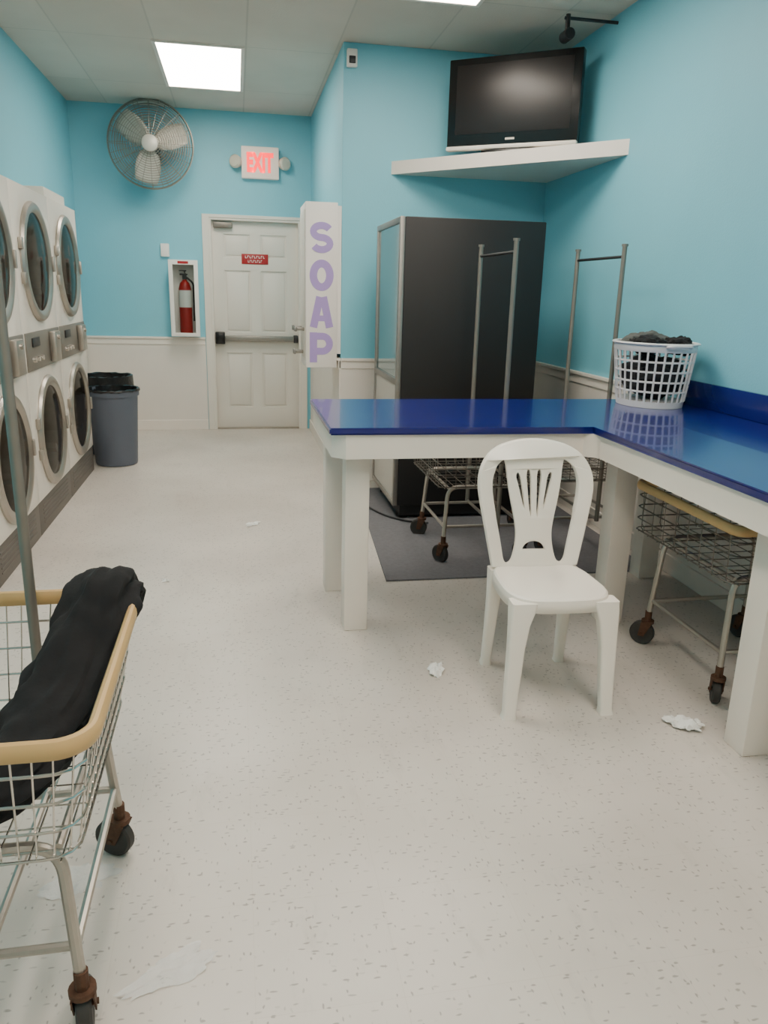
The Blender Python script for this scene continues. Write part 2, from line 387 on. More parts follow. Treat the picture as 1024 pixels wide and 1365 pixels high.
# ------------------------------------------------------------------ ceiling lights
def clight(x, y, label):
    t = thing('ceiling_light', label, 'ceiling light', (x, y, CZ), 0, 'recessed ceiling lights')
    b = holed([(-.31, -.62), (.31, -.62), (.31, .62), (-.31, .62)], [[(-.285, -.595), (.285, -.595), (.285, .595), (-.285, .595)]], .006)
    move(b, 0, 0, -.0065); obj('frame', b, M['trim'], t)
    b = BM(); box(b, -.285, .285, -.595, .595, -.009, -.002); obj('diffuser', b, M['lamp'], t)
clight(-.21, 6.64, 'glowing rectangular ceiling light in the hallway between fan and exit sign')
clight(1.10, 4.24, 'glowing ceiling light at the top edge, before the television')
clight(-.21, 3.3, 'glowing ceiling light over the aisle beside the dryers')
clight(1.10, 1.2, 'glowing ceiling light over the right arm of the blue table')
clight(-.21, 0.0, 'glowing ceiling light over the viewer')

# ------------------------------------------------------------------ dryers
def dryer(yc, label):
    t = thing('stacked_dryer', label, 'dryer', ((XL - 1.14) / 2, yc, 0), 0, 'stacked dryers along the left wall')
    hx, hy, top, bz = .16, .4325, 1.92, .20
    b = BM()
    box(b, -hx, hx - .01, -hy, -hy + .012, bz, top); box(b, -hx, hx - .01, hy - .012, hy, bz, top)
    box(b, -hx, hx - .01, -hy + .012, hy - .012, top - .012, top); box(b, -hx, -hx + .01, -hy + .012, hy - .012, bz, top - .012)
    box(b, -hx, hx - .01, -hy + .012, hy - .012, bz, bz + .012)
    obj('body', b, M['enamel'], t)
    b = BM(); box(b, -hx, hx - .004, -hy, hy, 0, bz - .003, .002)
    for k in range(5): box(b, hx - .004, hx - .001, -.34, .34, .05 + k * .025, .058 + k * .025)
    obj('base_panel', b, M['kick'], t)
    circ = lambda z: [(.278 * math.cos(2 * PI * i / 48), z + .278 * math.sin(2 * PI * i / 48)) for i in range(48)]
    b = holed([(-hy + .003, bz), (hy - .003, bz), (hy - .003, top - .003), (-hy + .003, top - .003)], [circ(.545), circ(1.52)], .004, .003)
    for v in b.verts: v.co = (hx - .004 + v.co.z, v.co.x, v.co.y)
    obj('front_panel', b, M['enamel'], t)
    for z in (.545, 1.52):
        T = Matrix.Translation((hx, 0, z)) @ AX
        b = BM(); lathe(b, [(.278, -.005), (.278, -.27), (.10, -.285), (0, -.285)], 40, T)
        for k in range(3):
            a = 2 * PI * k / 3 + .4
            box(b, -.02, .02, -.275, -.22, -.26, -.02, Mx=T @ Matrix.Rotation(a, 4, 'Z') @ Matrix())
        obj('drum', b, M['drum'], t)
        b = BM(); lathe(b, [(.332, .002), (.332, .012), (.322, .026), (.302, .032), (.286, .028), (.270, .016), (.270, .002)], 56, T, closed=True)
        d = obj('door', b, M['steel'], t)
        b = BM(); lathe(b, [(.271, .014), (.23, .020), (.15, .026), (.07, .029), (0, .030)], 40, T); obj('glass', b, M['dglass'], d)
        b = BM(); box(b, hx + .022, hx + .044, .292, .316, z - .045, z + .045, .005); obj('handle', b, M['steel'], d)
        for q in (-1, 1):
            b = BM(); box(b, hx + .004, hx + .026, -.352, -.322, z + q * .09 - .03, z + q * .09 + .03, .004); obj('hinge', b, M['steel'], d)
    b = BM(); box(b, hx, hx + .012, -.41, .41, .93, 1.14, .004); cp = obj('control_panel', b, M['panel'], t)
    b = BM(); box(b, hx + .012, hx + .05, .12, .26, .945, 1.125, .006); cb = obj('coin_box', b, M['steel'], t)
    b = BM(); lathe(b, [(0, .05), (.014, .05), (.014, .062), (0, .064)], 14, Matrix.Translation((hx, .19, 1.09)) @ AX); obj('lock', b, M['chrome'], cb)
    b = BM(); box(b, hx + .012, hx + .02, -.30, -.14, 1.06, 1.11, .003); obj('display', b, M['dark'], t)
    for k in range(3):
        b = BM(); lathe(b, [(0, .03), (.014, .03), (.016, .012)], 14, Matrix.Translation((hx, -.30 + k * .09, .99)) @ AX); obj('button', b, M['chrome'], t)
dryer(5.83, 'white stacked dryer nearest the grey bin, with two chrome round doors')
dryer(4.96, 'white stacked dryer in the middle, between its two twins')
dryer(4.09, 'white stacked dryer cut off by the left edge, farthest from the bins')
b = BM(); box(b, XL, -1.19, 5.58, 6.2, 1.92, 2.0, .006)
tag(obj('duct_box', b, M['enamel']), 'low white metal box on top of the dryer nearest the bins', 'box')

# ------------------------------------------------------------------ waste bins
def bin_(x, y, r, h, label, m, liner):
    t = thing('waste_bin', label, 'bin', (x, y, 0), 0, 'round bins beside the dryers')
    b = BM(); lathe(b, [(0, .004), (r * .80, .004), (r * .82, .015), (r * .97, h - .05), (r * 1.03, h - .05), (r * 1.03, h), (r * .97, h), (r * .80, .03), (0, .03)], 40)
    obj('bin_body', b, m, t)
    b = BM(); n = 48; rings = []
    for k, (rr, zz) in enumerate(((.86, h - .2), (.93, h - .08), (.96, h + .004), (1.05, h + .006), (1.075, h - liner * .5), (1.065, h - liner))):
        rings.append([Vector((r * rr * math.cos(2 * PI * j / n), r * rr * math.sin(2 * PI * j / n), zz)) * (1) + Vector((RN.uniform(-1, 1), RN.uniform(-1, 1), RN.uniform(-1.5, 1.5))) * .003 for j in range(n)])
    loft(b, rings, cap=False); obj('bin_liner', b, M['bag'], t, smooth=True)
bin_(-1.00, 6.485, .20, .61, 'slate grey round waste bin with a black liner, in front', M['can'], .012)
bin_(-1.12, 6.95, .215, .665, 'round waste bin behind the front one, wrapped in black bag', M['can'], .22)

# ------------------------------------------------------------------ wall fan
t = thing('wall_fan', 'large round caged wall fan high on the teal hallway wall', 'fan', (-.72, 7.80, 2.63), .0)
FR = .370
b = BM()
def ring(bm, r, y, rad, n=56): tube(bm, [(r * math.cos(2 * PI * k / n), y, r * math.sin(2 * PI * k / n)) for k in range(n)], rad, 5, closed=True, up=(0, 1, 0))
dome = lambda r: -.02 - .07 * math.sqrt(max(0, 1 - (r / FR) ** 2))
for k in range(15): ring(b, .075 + k * (FR - .08) / 15, dome(.075 + k * (FR - .08) / 15), .003)
ring(b, FR, 0, .009)
for k in range(24):
    a = 2 * PI * k / 24; tube(b, [(r * math.cos(a), dome(r) if r < FR else -.005, r * math.sin(a)) for r in (.06, .15, .25, .33, .355, FR)], .0025, 5, up=(0, 1, 0))
obj('front_guard', b, M['wire'], t)
b = BM(); dome2 = lambda r: .01 + .07 * math.sqrt(max(0, 1 - (r / FR) ** 2))
for k in range(12): ring(b, .1 + k * (FR - .11) / 12, dome2(.1 + k * (FR - .11) / 12), .003)
for k in range(16):
    a = 2 * PI * k / 16; tube(b, [(r * math.cos(a), dome2(r) if r < FR else .005, r * math.sin(a)) for r in (.06, .15, .25, .33, .355, FR)], .0025, 5, up=(0, 1, 0))
obj('rear_guard', b, M['wire'], t)
for k in range(3):
    a0 = 2.45 + k * 2 * PI / 3; b = BM(); G = []
    for i in range(9):
        r = .04 + .29 * i / 8; row = []
        half = .055 + .075 * math.sin(PI * min(1, (i / 8) * .7 + .05))
        for j in range(7):
            s = (j / 6 - .5) * 2; off = s * half; y = off * .38
            ang = a0 + off / max(r, .1) * .85
            row.append(b.verts.new((r * math.cos(ang), y, r * math.sin(ang))))
        G.append(row)
    for i in range(8):
        for j in range(6): b.faces.new((G[i][j], G[i + 1][j], G[i + 1][j + 1], G[i][j + 1]))
    o = obj('fan_blade', b, M['fan'], t); o.modifiers.new('s', 'SOLIDIFY').thickness = .003
b = BM(); lathe(b, [(0, .105), (.05, .103), (.07, .09), (.07, .082), (0, .08)], 28, AY); obj('centre_badge', b, M['fan'], t)
b = BM(); lathe(b, [(0, .03), (.05, .03), (.055, 0), (.075, -.06), (.075, -.17), (.05, -.18), (0, -.18)], 28, AY); obj('motor', b, M['dark'], t)
b = BM(); box(b, -.03, .03, .15, .262, -.1, -.02, .006); box(b, -.06, .06, .25, .268, -.16, .06, .004); tube(b, [(0, .16, -.05), (0, .16, .02)], .02, 12); obj('wall_bracket', b, M['dark'], t)

# ------------------------------------------------------------------ exit sign
t = thing('exit_sign', 'lit white exit sign with red letters and two side lamp heads', 'sign', (.255, YB, 2.56))
b = BM(); box(b, -.175, .175, -.07, -.0, -.14, .14, .008); hs = obj('housing', b, M['exitface'], t)
b = text_bm('EXIT', .25, .175, .002, .05); move(b, 0, -.072, 0); obj('exit_letters', b, M['exitred'], t)
for s in (-1, 1):
    b = BM(); lathe(b, [(0, .05), (.045, .05), (.06, .035), (.055, 0), (.02, -.03), (0, -.03)], 24, Matrix.Translation((s * .22, -.05, 0)) @ Matrix.Rotation(s * .5, 4, 'Z') @ AY)
    box(b, min(s * .165, s * .2), max(s * .165, s * .2), -.045, -.02, -.015, .015)
    obj('lamp_head', b, M['lamphead'], t)

# ------------------------------------------------------------------ extinguisher cabinet
t = thing('extinguisher_cabinet', 'white glass-fronted fire extinguisher cabinet left of the hallway door', 'cabinet', (-.495, YB, 1.30))
b = BM(); box(b, -.125, .125, -.012, 0, -.345, .345); box(b, -.125, -.113, -.14, -.012, -.345, .345); box(b, .113, .125, -.14, -.012, -.345, .345); box(b, -.113, .113, -.14, -.012, .333, .345); box(b, -.113, .113, -.14, -.012, -.345, -.333)
obj('cabinet_box', b, M['white'], t)
b = holed([(-.135, -.355), (.135, -.355), (.135, .355), (-.135, .355)], [[(-.10, -.325), (.10, -.325), (.10, .315), (-.10, .315)]], .005, .002)
for v in b.verts: v.co = (v.co.x, -.147 - v.co.z, v.co.y)
d = obj('cabinet_door', b, M['white'], t)
b = BM(); box(b, -.102, .102, -.148, -.146, -.327, .317); obj('glass_pane', b, M['glass'], d)
b = BM(); box(b, -.05, .05, -.156, -.154, .322, .345); obj('sticker', b, M['signred'], d)
t = thing('fire_extinguisher', 'red fire extinguisher with black valve inside the wall cabinet', 'fire extinguisher', (-.49, YB - .078, .968))
b = BM(); lathe(b, [(0, 0), (.05, 0), (.060, .01), (.060, .42), (.046, .475), (.02, .50), (.02, .51), (0, .51)], 28); obj('cylinder', b, M['red'], t)
b = BM(); box(b, -.02, .02, -.018, .018, .51, .55, .004); box(b, -.045, .03, -.01, .01, .55, .565, .003); box(b, -.05, .02, -.01, .01, .585, .597, .003); tube(b, [(.01, 0, .56), (.0, 0, .59)], .006, 8); obj('valve', b, M['dark'], t)
b = BM(); tube(b, fillet([(.02, 0, .53), (.082, 0, .48), (.078, -.01, .12)], .04), .009, 10); obj('hose', b, M['dark'], t)
b = BM(); lathe(b, [(.0605, .25), (.0615, .25), (.0615, .41), (.0605, .41)], 28, None, closed=True); obj('paper_label', b, M['white'], t)
b = BM(); box(b, -.04, .04, -.03, 0, -.06, .06, .006)
s = obj('wall_box', b, M['white']); s.location = (-.665, YB, 1.745); tag(s, 'small blank white plastic box on teal wall above extinguisher cabinet', 'wall box')

# ------------------------------------------------------------------ soap machine
t = thing('soap_vending_machine', 'narrow white wall-mounted soap vending machine lettered SOAP in purple', 'vending machine', (XH - .031, YA, .86))
b = BM(); box(b, -.225, .002, 0, .45, 0, 1.14, .004); obj('cabinet', b, M['white'], t)
b = BM(); box(b, .002, .030, .01, .44, .10, 1.12); obj('mounting_plate', b, M['white'], t)
for ch, zz in zip('SOAP', (.905, .650, .395, .145)):
    b = letter(ch, .172, .215, .054, -.003, .001); move(b, -.112, 0, zz); obj('letter', b, M['purple'], t)
b = BM(); box(b, -.230, -.225, .03, .42, .06, 1.09, .002); obj('front_panel', b, M['enamel'], t)
for yy, zz in ((.12, .27), (.33, .27), (.22, .10)):
    b = BM(); box(b, -.285, -.229, yy - .03, yy + .03, zz - .012, zz + .012, .004); box(b, -.302, -.285, yy - .05, yy + .05, zz - .018, zz + .018, .004); obj('pull_handle', b, M['dullsteel'], t)

# ------------------------------------------------------------------ sensor + ceiling camera
t = thing('motion_sensor', 'small white motion sensor in the top corner of the alcove wall', 'sensor', (.80, YA, 2.90))
b = BM(); box(b, -.035, .035, -.04, 0, -.055, .055, .008); obj('housing', b, M['white'], t)
b = BM(); box(b, -.022, .022, -.046, -.039, -.035, .01, .004); obj('lens', b, M['dark'], t)
t = thing('security_camera', 'black security camera on a rod under the ceiling above the television', 'camera', (XR, 4.79, 2.955))
b = BM(); tube(b, [(0, 0, 0), (-.33, 0, 0)], .009, 10); obj('arm', b, M['dark'], t)
b = BM(); tube(b, [(-.31, 0, .02), (-.31, 0, -.06)], .014, 10); lathe(b, [(0, .05), (.03, .05), (.032, .04), (.032, -.04), (.02, -.05), (0, -.05)], 20, Matrix.Translation((-.31, 0, -.09)) @ Matrix.Rotation(.5, 4, 'Y') @ AY); obj('camera_body', b, M['black'], t)

# ------------------------------------------------------------------ corner shelf + television
b = BM(); prism(b, [(1.09, YA), (XR, YA), (XR, 4.49)], 2.20, 2.285)
tag(obj('corner_shelf', b, M['trim'], smooth=False), 'thick white triangular corner shelf holding the television', 'shelf')
t = thing('television', 'black flat screen television on the white corner shelf', 'television', (1.77, 5.19, 2.285), -math.atan2(.50, .70))
b = BM(); box(b, -.17, .17, -.10, .10, 0, .015, .005); box(b, -.07, .07, -.02, .02, .015, .06); obj('stand', b, M['blackgloss'], t)
b = BM(); box(b, -.43, .43, -.04, .03, .05, .57, .008); box(b, -.30, .30, .03, .08, .10, .50, .015); obj('casing', b, M['blackgloss'], t)
b = BM(); box(b, -.375, .375, -.0425, -.039, .125, .53, .001); obj('screen', b, M['screen'], t)
b = BM(); box(b, -.43, .43, -.055, -.01, .028, .055, .008); obj('silver_strip', b, M['enamel'], t)
b = BM(); box(b, -.03, .03, -.0435, -.041, .08, .092); obj('badge', b, M['steel'], t)

# ------------------------------------------------------------------ grey mat
b = BM(); prism(b, [(.705, 3.565), (2.15, 3.55), (2.15, 5.45), (.83, 5.45)], 0.001, .009)
tag(obj('floor_mat', b, M['mat'], smooth=False), 'dark grey carpet mat under table and black vending machine', 'mat')

# ------------------------------------------------------------------ black vending machine
t = thing('vending_machine', 'tall black vending machine standing side-on in the alcove', 'vending machine', (.94, 4.62, .009))
W, D, T_ = .89, .78, 1.82
b = BM(); box(b, .03, W, 0, D, .09, T_, .006); obj('body', b, M['black'], t)
b = BM(); box(b, .05, W - .02, .02, D - .02, .02, .09); obj('plinth', b, M['black'], t)
for xx in (.08, W - .08):
    for yy in (.06, D - .06):
        b = BM(); lathe(b, [(0, 0), (.03, 0), (.03, .01), (.012, .02), (0, .02)], 16, Matrix.Translation((xx, yy, 0))); obj('foot', b, M['dark'], t)
b = BM()
box(b, 0, .03, 0, .035, .09, T_, .004); box(b, 0, .03, D - .035, D, .09, T_, .004); box(b, 0, .03, .035, D - .035, T_ - .035, T_, .004); box(b, 0, .03, .035, D - .035, .85, .89, .004); box(b, 0, .03, .035, D - .035, .09, .12, .004)
fr = obj('door_frame', b, M['dullsteel'], t)
b = BM(); box(b, .012, .022, .035, D - .035, .89, T_ - .035); obj('window', b, M['vglass'], fr)
b = BM(); box(b, .01, .022, .035, D - .035, .12, .85); obj('lower_panel', b, M['greypanel'], fr)
b = BM(); tube(b, fillet([(.885, 5.36, .20), (.85, 5.3, .012 + .006), (.80, 5.0, .017), (.90, 4.7, .017), (1.02, 4.55, .017), (1.15, 4.50, .017)], .1), .006, 8)
tag(obj('power_cord', b, M['dark']), 'black power cord lying on the mat by the vending machine', 'cord')

# ------------------------------------------------------------------ L-shaped blue table
TZ = .90; FX, FY, BY, IX = .335, 2.885, 3.72, 1.415; XT = XR - .012
t = thing('folding_table', 'L-shaped white table with glossy blue top along the right wall', 'table', (0, 0, 0))
L_ = [(FX, FY), (IX, FY), (IX, 1.45), (XT, 1.45), (XT, BY), (FX, BY)]
b = BM(); prism(b, L_, TZ - .028, TZ); bmesh.ops.bevel(b, geom=list(b.edges), offset=.006, segments=2, affect='EDGES'); obj('tabletop', b, M['blue'], t)
b = BM(); i_ = .015; th = .022; z0, z1 = .775, TZ - .028; ch = .05
def strip(bm, P, th):   # vertical board along a polyline
    n = len(P); D_ = []
    P = [Vector((p[0], p[1])) for p in P]
    for i in range(n):
        d1 = (P[i] - P[i - 1]).normalized() if i else (P[1] - P[0]).normalized()
        d2 = (P[i + 1] - P[i]).normalized() if i < n - 1 else d1
        m_ = (d1 + d2).normalized(); nn = Vector((-m_.y, m_.x)) / max(.3, m_.dot(d1)); D_.append(P[i] + nn * th)
    for i in range(n - 1):
        loft(bm, [[(P[i].x, P[i].y, z0), (D_[i].x, D_[i].y, z0), (D_[i].x, D_[i].y, z1), (P[i].x, P[i].y, z1)], [(P[i + 1].x, P[i + 1].y, z0), (D_[i + 1].x, D_[i + 1].y, z0), (D_[i + 1].x, D_[i + 1].y, z1), (P[i + 1].x, P[i + 1].y, z1)]])
ax0, ay0, ax1 = FX + i_, FY + i_, IX + i_
strip(b, [(ax0, BY - i_), (ax0, ay0 + ch), (ax0 + ch, ay0), (ax1 - ch, ay0), (ax1, ay0 - ch), (ax1, 1.47)], th)
box(b, ax0 + th, XT - .01, BY - i_ - th, BY - i_, z0, z1, .002)
box(b, ax1 + th, XT - .01, 1.47, 1.47 + th, z0, z1, .002)
obj('apron', b, M['tablewhite'], t)
for (lx, ly) in ((.465, 3.06), (.435, 3.52), (1.61, 2.98), (1.60, 1.95), (2.07, 3.50)):
    b = BM(); box(b, lx - .05, lx + .05, ly - .05, ly + .05, 0, z1, .004); obj('leg', b, M['tablewhite'], t)
b = BM(); box(b, XT - .018, XT, 1.45, 3.56, TZ, TZ + .12, .004); obj('backsplash', b, M['blue'], t)

# ------------------------------------------------------------------ laundry carts
def cart(label, x, y, rz, poles=True, taper=1.0, zb=.43, a=.295, N=72, wm='chrome', cr=.06, swivel=(0, 0, 0, 0)):
    t = thing('laundry_cart', label, 'cart', (x, y, 0), rz, 'wire laundry carts')
    bb, zr = .335, .68
    a2, b2 = a - .06 * taper, bb - .06 * taper
    b = BM(); pts = [p + Vector((0, 0, zr)) for p in rrect(a, bb, cr, 7)]; tube(b, pts, .012, 12, closed=True, ry=.019); obj('rim', b, M['tan'], t, 'tan plastic rim')
    b = BM()
    top = resample(rrect(a - .004, bb - .004, cr, 7), N); bot = resample(rrect(a2, b2, cr * .8, 7), N)
    for p, q in zip(top, bot):
        tube(b, [p + Vector((0, 0, zr - .01)), q + Vector((0, 0, zb + .02)), q * .97 + Vector((0, 0, zb))], .0019, 5)
    top = resample(rrect(a - .004, bb - .004, cr, 7), 84); bot = resample(rrect(a2, b2, cr * .8, 7), 84)
    for k in range(4):
        f = k / 4 + .22; f = min(f, 1); ps = [p.lerp(q, f) + Vector((0, 0, zr + (zb - zr) * f)) for p, q in zip(top, bot)]
        tube(b, ps, .0028, 6, closed=True)
    for k in range(9):
        u = -1 + 2 * (k + .5) / 9
        tube(b, [(u * a2, -b2, zb), (u * a2, b2, zb)], .0018, 5); tube(b, [(-a2, u * b2, zb), (a2, u * b2, zb)], .0018, 5)
    obj('wire_basket', b, M[wm], t)
    b = BM(); wx = .225; lg = .25
    for s in (-1, 1):
        tube(b, fillet([(-wx, s * lg, .125), (-wx + .02, s * .225, zb - .015), (wx - .02, s * .225, zb - .015), (wx, s * lg, .125)], .06, 6), .0115, 10)
        tube(b, [(s * (wx - .005), -.24, .20), (s * (wx - .005), .24, .20)], .009, 8)
        tube(b, [(s * (wx - .022), -.225, zb - .02), (s * (wx - .022), .225, zb - .02)], .008, 8)
    tube(b, [(-.22, -.24, .20), (.22, -.24, .20)], .009, 8); tube(b, [(-.22, .24, .20), (.22, .24, .20)], .009, 8)
    obj('frame', b, M['steel'], t)
    i_s = 0
    for sx in (-1, 1):
        for sy in (-1, 1):
            cx, cy = sx * wx, sy * lg
            RT = Matrix.Translation((cx, cy, 0)) @ Matrix.Rotation(swivel[i_s], 4, 'Z') @ Matrix.Translation((-cx, -cy, 0)); i_s += 1
            b = BM(); tube(b, [(cx, cy, .10), (cx, cy, .15)], .014, 10); lathe(b, [(0, 0), (.026, 0), (.026, .012), (0, .012)], 16, Matrix.Translation((cx, cy, .098)))
            for q in (-1, 1): loft(b, [[(cx + q * .019, cy - .022, .10), (cx + q * .022, cy - .022, .10), (cx + q * .022, cy + .022, .10), (cx + q * .019, cy + .022, .10)], [(cx + q * .019, cy + .006, .04), (cx + q * .022, cy + .006, .04), (cx + q * .022, cy + .030, .04), (cx + q * .019, cy + .030, .04)]])
            tube(b, [(cx - .026, cy + .018, .05), (cx + .026, cy + .018, .05)], .006, 8)
            b.transform(RT); c = obj('caster', b, M['rust'], t, 'rusty caster')
            b = BM(); lathe(b, [(.012, -.013), (.036, -.013), (.044, -.015), (.05, -.010), (.05, .010), (.044, .015), (.036, .013), (.012, .013)], 28, Matrix.Translation((cx, cy + .018, .05)) @ AX, closed=True)
            b.transform(RT); obj('wheel', b, M['rubber'], c)
    if poles:
        for s in (-1, 1):
            b = BM(); tube(b, [(.062, s * .285, .19), (.062, s * .285, 1.66)], .0125, 12); tube(b, [(.062, s * .285, 1.66), (.062, s * .285, 1.672)], .017, 12); obj('pole', b, M['pole'], t)
        b = BM(); tube(b, [(.062, -.285, 1.61), (.062, .285, 1.61)], .008, 10); obj('hanging_bar', b, M['dark'], t)
        b = BM(); tube(b, [(.062, -.287, .20), (.062, .287, .20)], .009, 8); obj('lower_bar', b, M['steel'], t)
cart('wire laundry cart in the foreground holding a long black garment', -.55, 1.495, 0, taper=.75, swivel=(.3, .2, .15, 1.15))
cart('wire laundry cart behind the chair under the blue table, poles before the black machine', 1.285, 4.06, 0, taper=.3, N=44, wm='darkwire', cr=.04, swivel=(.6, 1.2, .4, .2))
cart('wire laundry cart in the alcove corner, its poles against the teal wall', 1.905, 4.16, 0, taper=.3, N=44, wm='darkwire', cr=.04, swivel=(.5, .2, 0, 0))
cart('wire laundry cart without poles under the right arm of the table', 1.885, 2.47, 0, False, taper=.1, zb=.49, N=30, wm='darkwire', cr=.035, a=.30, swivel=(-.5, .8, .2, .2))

# black garment in the foreground cart
b = BM(); path = [Vector(p) for p in ((-.300, 1.868, .60), (-.305, 1.842, .685), (-.325, 1.78, .70), (-.345, 1.69, .65), (-.372, 1.57, .58), (-.415, 1.46, .53), (-.47, 1.37, .505), (-.55, 1.31, .50), (-.66, 1.28, .495))]
def cat(P, n):
    out = []
    for i in range(len(P) - 1):
        p0, p1, p2, p3 = P[max(i - 1, 0)], P[i], P[i + 1], P[min(i + 2, len(P) - 1)]
        for k in range(n):
            t_ = k / n; out.append(.5 * ((2 * p1) + (p2 - p0) * t_ + (2 * p0 - 5 * p1 + 4 * p2 - p3) * t_ ** 2 + (3 * p1 - p0 - 3 * p2 + p3) * t_ ** 3))
    out.append(P[-1]); return out
pp = cat(path, 12); secs = []
for i, p in enumerate(pp):
    f = i / (len(pp) - 1); T = (pp[min(i + 1, len(pp) - 1)] - pp[max(i - 1, 0)]).normalized()
    side = T.cross(Vector((0, 0, 1)));
    if side.length < .1: side = Vector((1, 0, 0))
    side.normalize(); up = side.cross(T).normalized()
    env = min(1, .4 + 3.5 * f) * min(1, .3 + 3 * (1 - f)); row = []
    wv = .064 + .04 * f
    for j in range(72):
        a = 2 * PI * j / 72
        k = 1 + .13 * abs(math.sin(3.5 * a + 3 * f + 1.5 * noise.noise(Vector((f * 5, 0, 0))))) + .32 * noise.noise(Vector((math.cos(a) * 1.5, math.sin(a) * 1.5, f * 8))) + .16 * noise.noise(Vector((math.cos(a) * 4, math.sin(a) * 4, f * 18)))
        row.append(p + side * math.cos(a) * wv * env * k + up * math.sin(a) * .05 * env * k)
    secs.append(row)
loft(b, secs)
tag(obj('garment', b, M['cloth']), 'long crumpled black garment draped in the foreground cart', 'clothing')

# ------------------------------------------------------------------ laundry basket + clothes
bx_, by_ = 2.000, 3.52
t = thing('laundry_basket', 'white plastic lattice laundry basket full of dark clothes on the table', 'basket', (bx_, by_, TZ + .001))
def oval(f, z): return [Vector(((.150 + .034 * f) * math.cos(2 * PI * k / 60), (.178 + .038 * f) * math.sin(2 * PI * k / 60), z)) for k in range(60)]
b = BM(); hb = .30
loft(b, [oval(0, 0), oval(.06, .012), oval(.10, .03)]); obj('base', b, M['bplastic'], t)
b = BM()
for k in range(0, 60, 2): tube(b, [oval(.1, .03)[k], oval(.9, hb - .035)[k]], .0050, 6)
for q in range(1, 5):
    f = q / 5; tube(b, oval(.1 + .8 * f, .03 + (hb - .065) * f), .003, 6, closed=True, ry=.0052)
obj('lattice_side', b, M['bplastic'], t)
b = BM(); tube(b, oval(.95, hb - .018), .004, 8, closed=True, ry=.019); tube(b, [p * 1.02 + Vector((0, 0, -.02 * .3)) for p in oval(.98, hb)], .010, 8, closed=True, ry=.006); obj('rim', b, M['bplastic'], t)
for s in (-1, 1):
    b = BM(); tube(b, fillet([(-.06, s * .215, hb - .01), (-.05, s * .24, hb - .005), (.05, s * .24, hb - .005), (.06, s * .215, hb - .01)], .02), .007, 8); obj('handle', b, M['bplastic'], t)
def lump(x, y, z, rx, ry_, rz_, seed, m, label):
    b = BM(); bmesh.ops.create_icosphere(b, subdivisions=4, radius=1)
    for v in b.verts:
        n = v.co.normalized(); d = 1 + .28 * noise.noise(n * 2.2 + Vector((seed, 0, 0))) + .12 * noise.noise(n * 6 + Vector((0, seed, 0)))
        v.co = Vector((n.x * rx, n.y * ry_, n.z * rz_)) * d
    o = obj('clothing', b, m); o.location = (x, y, z); tag(o, label, 'clothing', 'dark clothes in the laundry basket')
lump(bx_ - .075, by_ - .07, TZ + .292, .080, .09, .045, 3, M['cloth'], 'black crumpled garment on the near side of the basket')
lump(bx_ + .01, by_ + .095, TZ + .300, .115, .08, .048, 8, M['cloth3'], 'dark grey crumpled garment at the far side of the basket')
lump(bx_ + .085, by_ - .07, TZ + .290, .065, .085, .045, 14, M['cloth'], 'black crumpled garment at the wall side of the basket')
lump(bx_, by_, TZ + .140, .142, .168, .100, 21, M['cloth2'], 'charcoal clothes filling the lower basket behind the lattice')

# ------------------------------------------------------------------ white plastic chair
t = thing('plastic_chair', 'white plastic armless chair with vase-shaped slotted back before the table', 'chair', (1.070, 2.43, 0), -.05)
b = BM(); secs = []; n = 56
def seat_pt(f, k, z):
    a = 2 * PI * k / n; c, s_ = math.cos(a), math.sin(a); e = 2 / 3.4
    x = math.copysign(abs(c) ** e, c); y = math.copysign(abs(s_) ** e, s_)
    wd = .190 - .016 * (y + 1) / 2
    return Vector((x * wd * f, y * .205 * f, z))
prof = [(.25, .415), (.5, .417), (.75, .421), (.88, .427), (.95, .428), (.985, .423), (1.0, .41), (1.005, .38)]
rings = [[b.verts.new(seat_pt(f, k, z - .0036 * (seat_pt(f, k, 0).y / .205))) for k in range(n)] for f, z in prof]
c0 = b.verts.new((0, 0, .415))
for k in range(n): b.faces.new((c0, rings[0][k], rings[0][(k + 1) % n]))
for A, B in zip(rings, rings[1:]):
    for k in range(n): b.faces.new((A[k], B[k], B[(k + 1) % n], A[(k + 1) % n]))
o = obj('seat', b, M['plastic'], t); md = o.modifiers.new('s', 'SOLIDIFY'); md.thickness = .005; md.offset = -1
for s in (-1, 1):
    b = BM()   # front leg: flared at the top, bowed outward
    loft(b, [rsec((s * .142, -.168, .418), .044, .032), rsec((s * .148, -.174, .385), .041, .029), rsec((s * .156, -.180, .34), .034, .024), rsec((s * .163, -.186, .25), .028, .021), rsec((s * .169, -.192, .12), .025, .019), rsec((s * .174, -.198, .02), .022, .018), rsec((s * .176, -.200, 0), .026, .021)])
    obj('leg', b, M['plastic'], t)
    b = BM()
    loft(b, [rsec((s * .142, .165, .415), .030, .028), rsec((s * .144, .176, .30), .024, .022), rsec((s * .147, .190, .15), .020, .019), rsec((s * .150, .204, .02), .018, .017), rsec((s * .151, .205, 0), .021, .020)])
    obj('leg', b, M['plastic'], t)
half = [(.158, -.01), (.176, .08), (.196, .18), (.212, .26), (.218, .31), (.214, .355), (.198, .395), (.170, .428), (.132, .451), (.087, .464), (.043, .471), (0, .473)]
def smooth_poly(P, it=2):
    for _ in range(it):
        Q = []
        for i in range(len(P)):
            p, q = P[i], P[(i + 1) % len(P)]
            Q += [(p[0] * .75 + q[0] * .25, p[1] * .75 + q[1] * .25), (p[0] * .25 + q[0] * .75, p[1] * .25 + q[1] * .75)]
        P = Q
    return P
outer = half + [(-x, h) for x, h in half[-2::-1]]
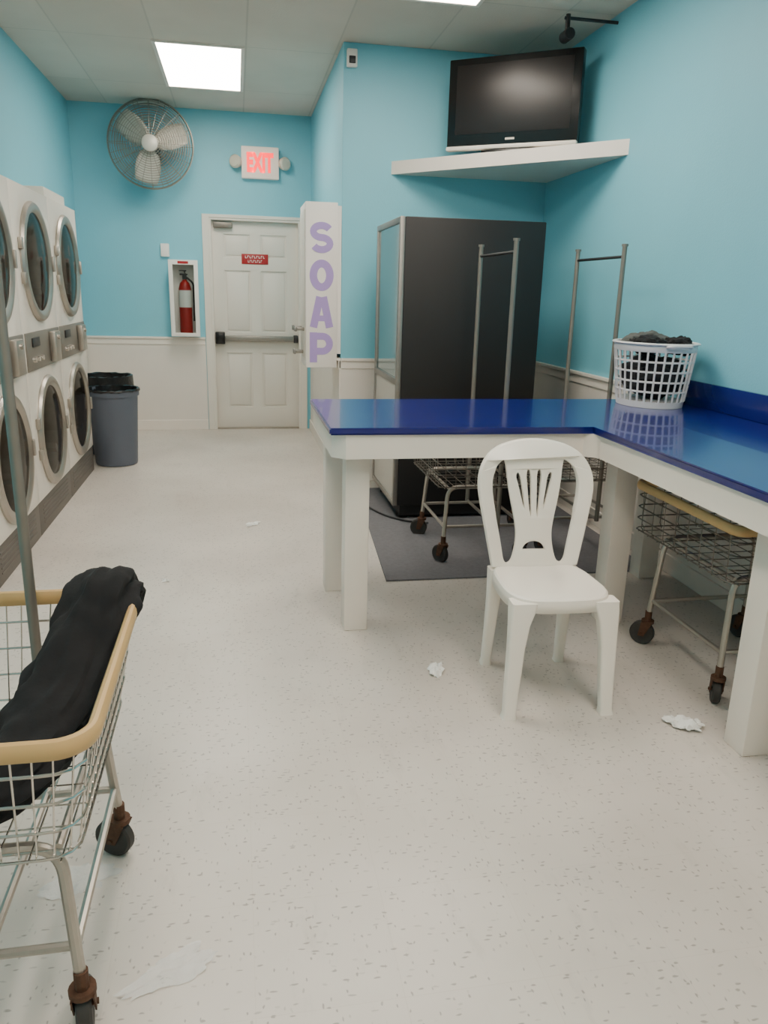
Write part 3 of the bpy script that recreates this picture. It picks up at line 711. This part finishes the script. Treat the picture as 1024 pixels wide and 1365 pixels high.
hole = [(.120, .012), (.133, .09), (.151, .18), (.166, .26), (.171, .31), (.166, .35), (.150, .382), (.128, .402), (.112, .407), (.106, .38), (.098, .31), (.085, .24), (.070, .17), (.064, .12), (.072, .06), (.088, .012)]
hl = smooth_poly(hole, 2); holes = [hl, [(-x, h) for x, h in hl]]
for xb, xt, hb0, ht, hw in ((.012, .021, .185, .370, .0125), (.036, .063, .215, .360, .0125)):
    for s in (-1, 1):
        P = [(s * (xb - .006), hb0), (s * (xb + .006), hb0), (s * (xb * .4 + xt * .6 + hw - .001), hb0 + (ht - hb0) * .6), (s * (xt + hw), ht - .015), (s * xt, ht), (s * (xt - hw), ht - .015), (s * (xb * .4 + xt * .6 - hw + .003), hb0 + (ht - hb0) * .6)]
        holes.append(smooth_poly(P, 1))
holes.append([(.048 * math.cos(PI * k / 14), .060 + .040 * math.sin(PI * k / 14)) for k in range(15)])
b = holed(smooth_poly(outer, 1), holes, .005, .004)
for v in b.verts:
    x, h, z = v.co
    v.co = (x, .172 + h * .17 + .10 * h * h - .028 * (x / .22) ** 2 + z * (1.0 + (.9 if abs(x) > .15 or h > .43 else 0)), .418 + h * .985)
obj('backrest', b, M['plastic'], t)

# ------------------------------------------------------------------ litter on the floor
def tissue(x, y, sx, sy, hgt, seed, label, m='paper', n=18):
    b = BM(); G = []
    for i in range(n):
        row = []
        for j in range(n):
            u, v = i / (n - 1) * 2 - 1, j / (n - 1) * 2 - 1
            q = Vector((u * 1.8 + seed, v * 1.8, seed)); k = 1 + .5 * noise.noise(q * .9) + .25 * noise.noise(q * 3)
            z = hgt * (.5 + .9 * noise.noise(q * 1.4)) * (1 - .55 * max(abs(u), abs(v)) ** 2)
            uu, vv = u * math.sqrt(1 - v * v / 2), v * math.sqrt(1 - u * u / 2)
            row.append(b.verts.new((uu * sx * k, vv * sy * k, max(.001, z))))
        G.append(row)
    for i in range(n - 1):
        for j in range(n - 1): b.faces.new((G[i][j], G[i + 1][j], G[i + 1][j + 1], G[i][j + 1]))
    o = obj('paper_scrap', b, M[m]); o.location = (x, y, .0005); o.rotation_euler = (0, 0, {5: .5, 6: .1}.get(seed, seed * 1.3))
    tag(o, label, 'litter', 'scraps of paper on the floor')
tissue(.72, 2.60, .05, .028, .03, 1, 'crumpled white tissue on the floor between table leg and chair')
tissue(1.47, 2.10, .06, .045, .035, 2, 'crumpled white tissue on the floor beside the right table leg')
tissue(.06, 4.62, .06, .025, .02, 3, 'small white tissue on the floor in the aisle toward the door')
tissue(-.38, 3.70, .02, .018, .015, 4, 'tiny white paper scrap on the aisle floor nearer the dryers')
tissue(-.175, 1.36, .085, .036, .010, 5, 'thin torn translucent white scrap on floor by front caster', 'thin', 26)
tissue(-.42, 1.66, .08, .05, .004, 6, 'flat white paper sheet on the floor under the foreground cart', 'thin')

# ------------------------------------------------------------------ world
w = bpy.data.worlds.new('world'); SC.world = w; w.use_nodes = True
w.node_tree.nodes['Background'].inputs[0].default_value = (.9, .85, .8, 1); w.node_tree.nodes['Background'].inputs[1].default_value = .3
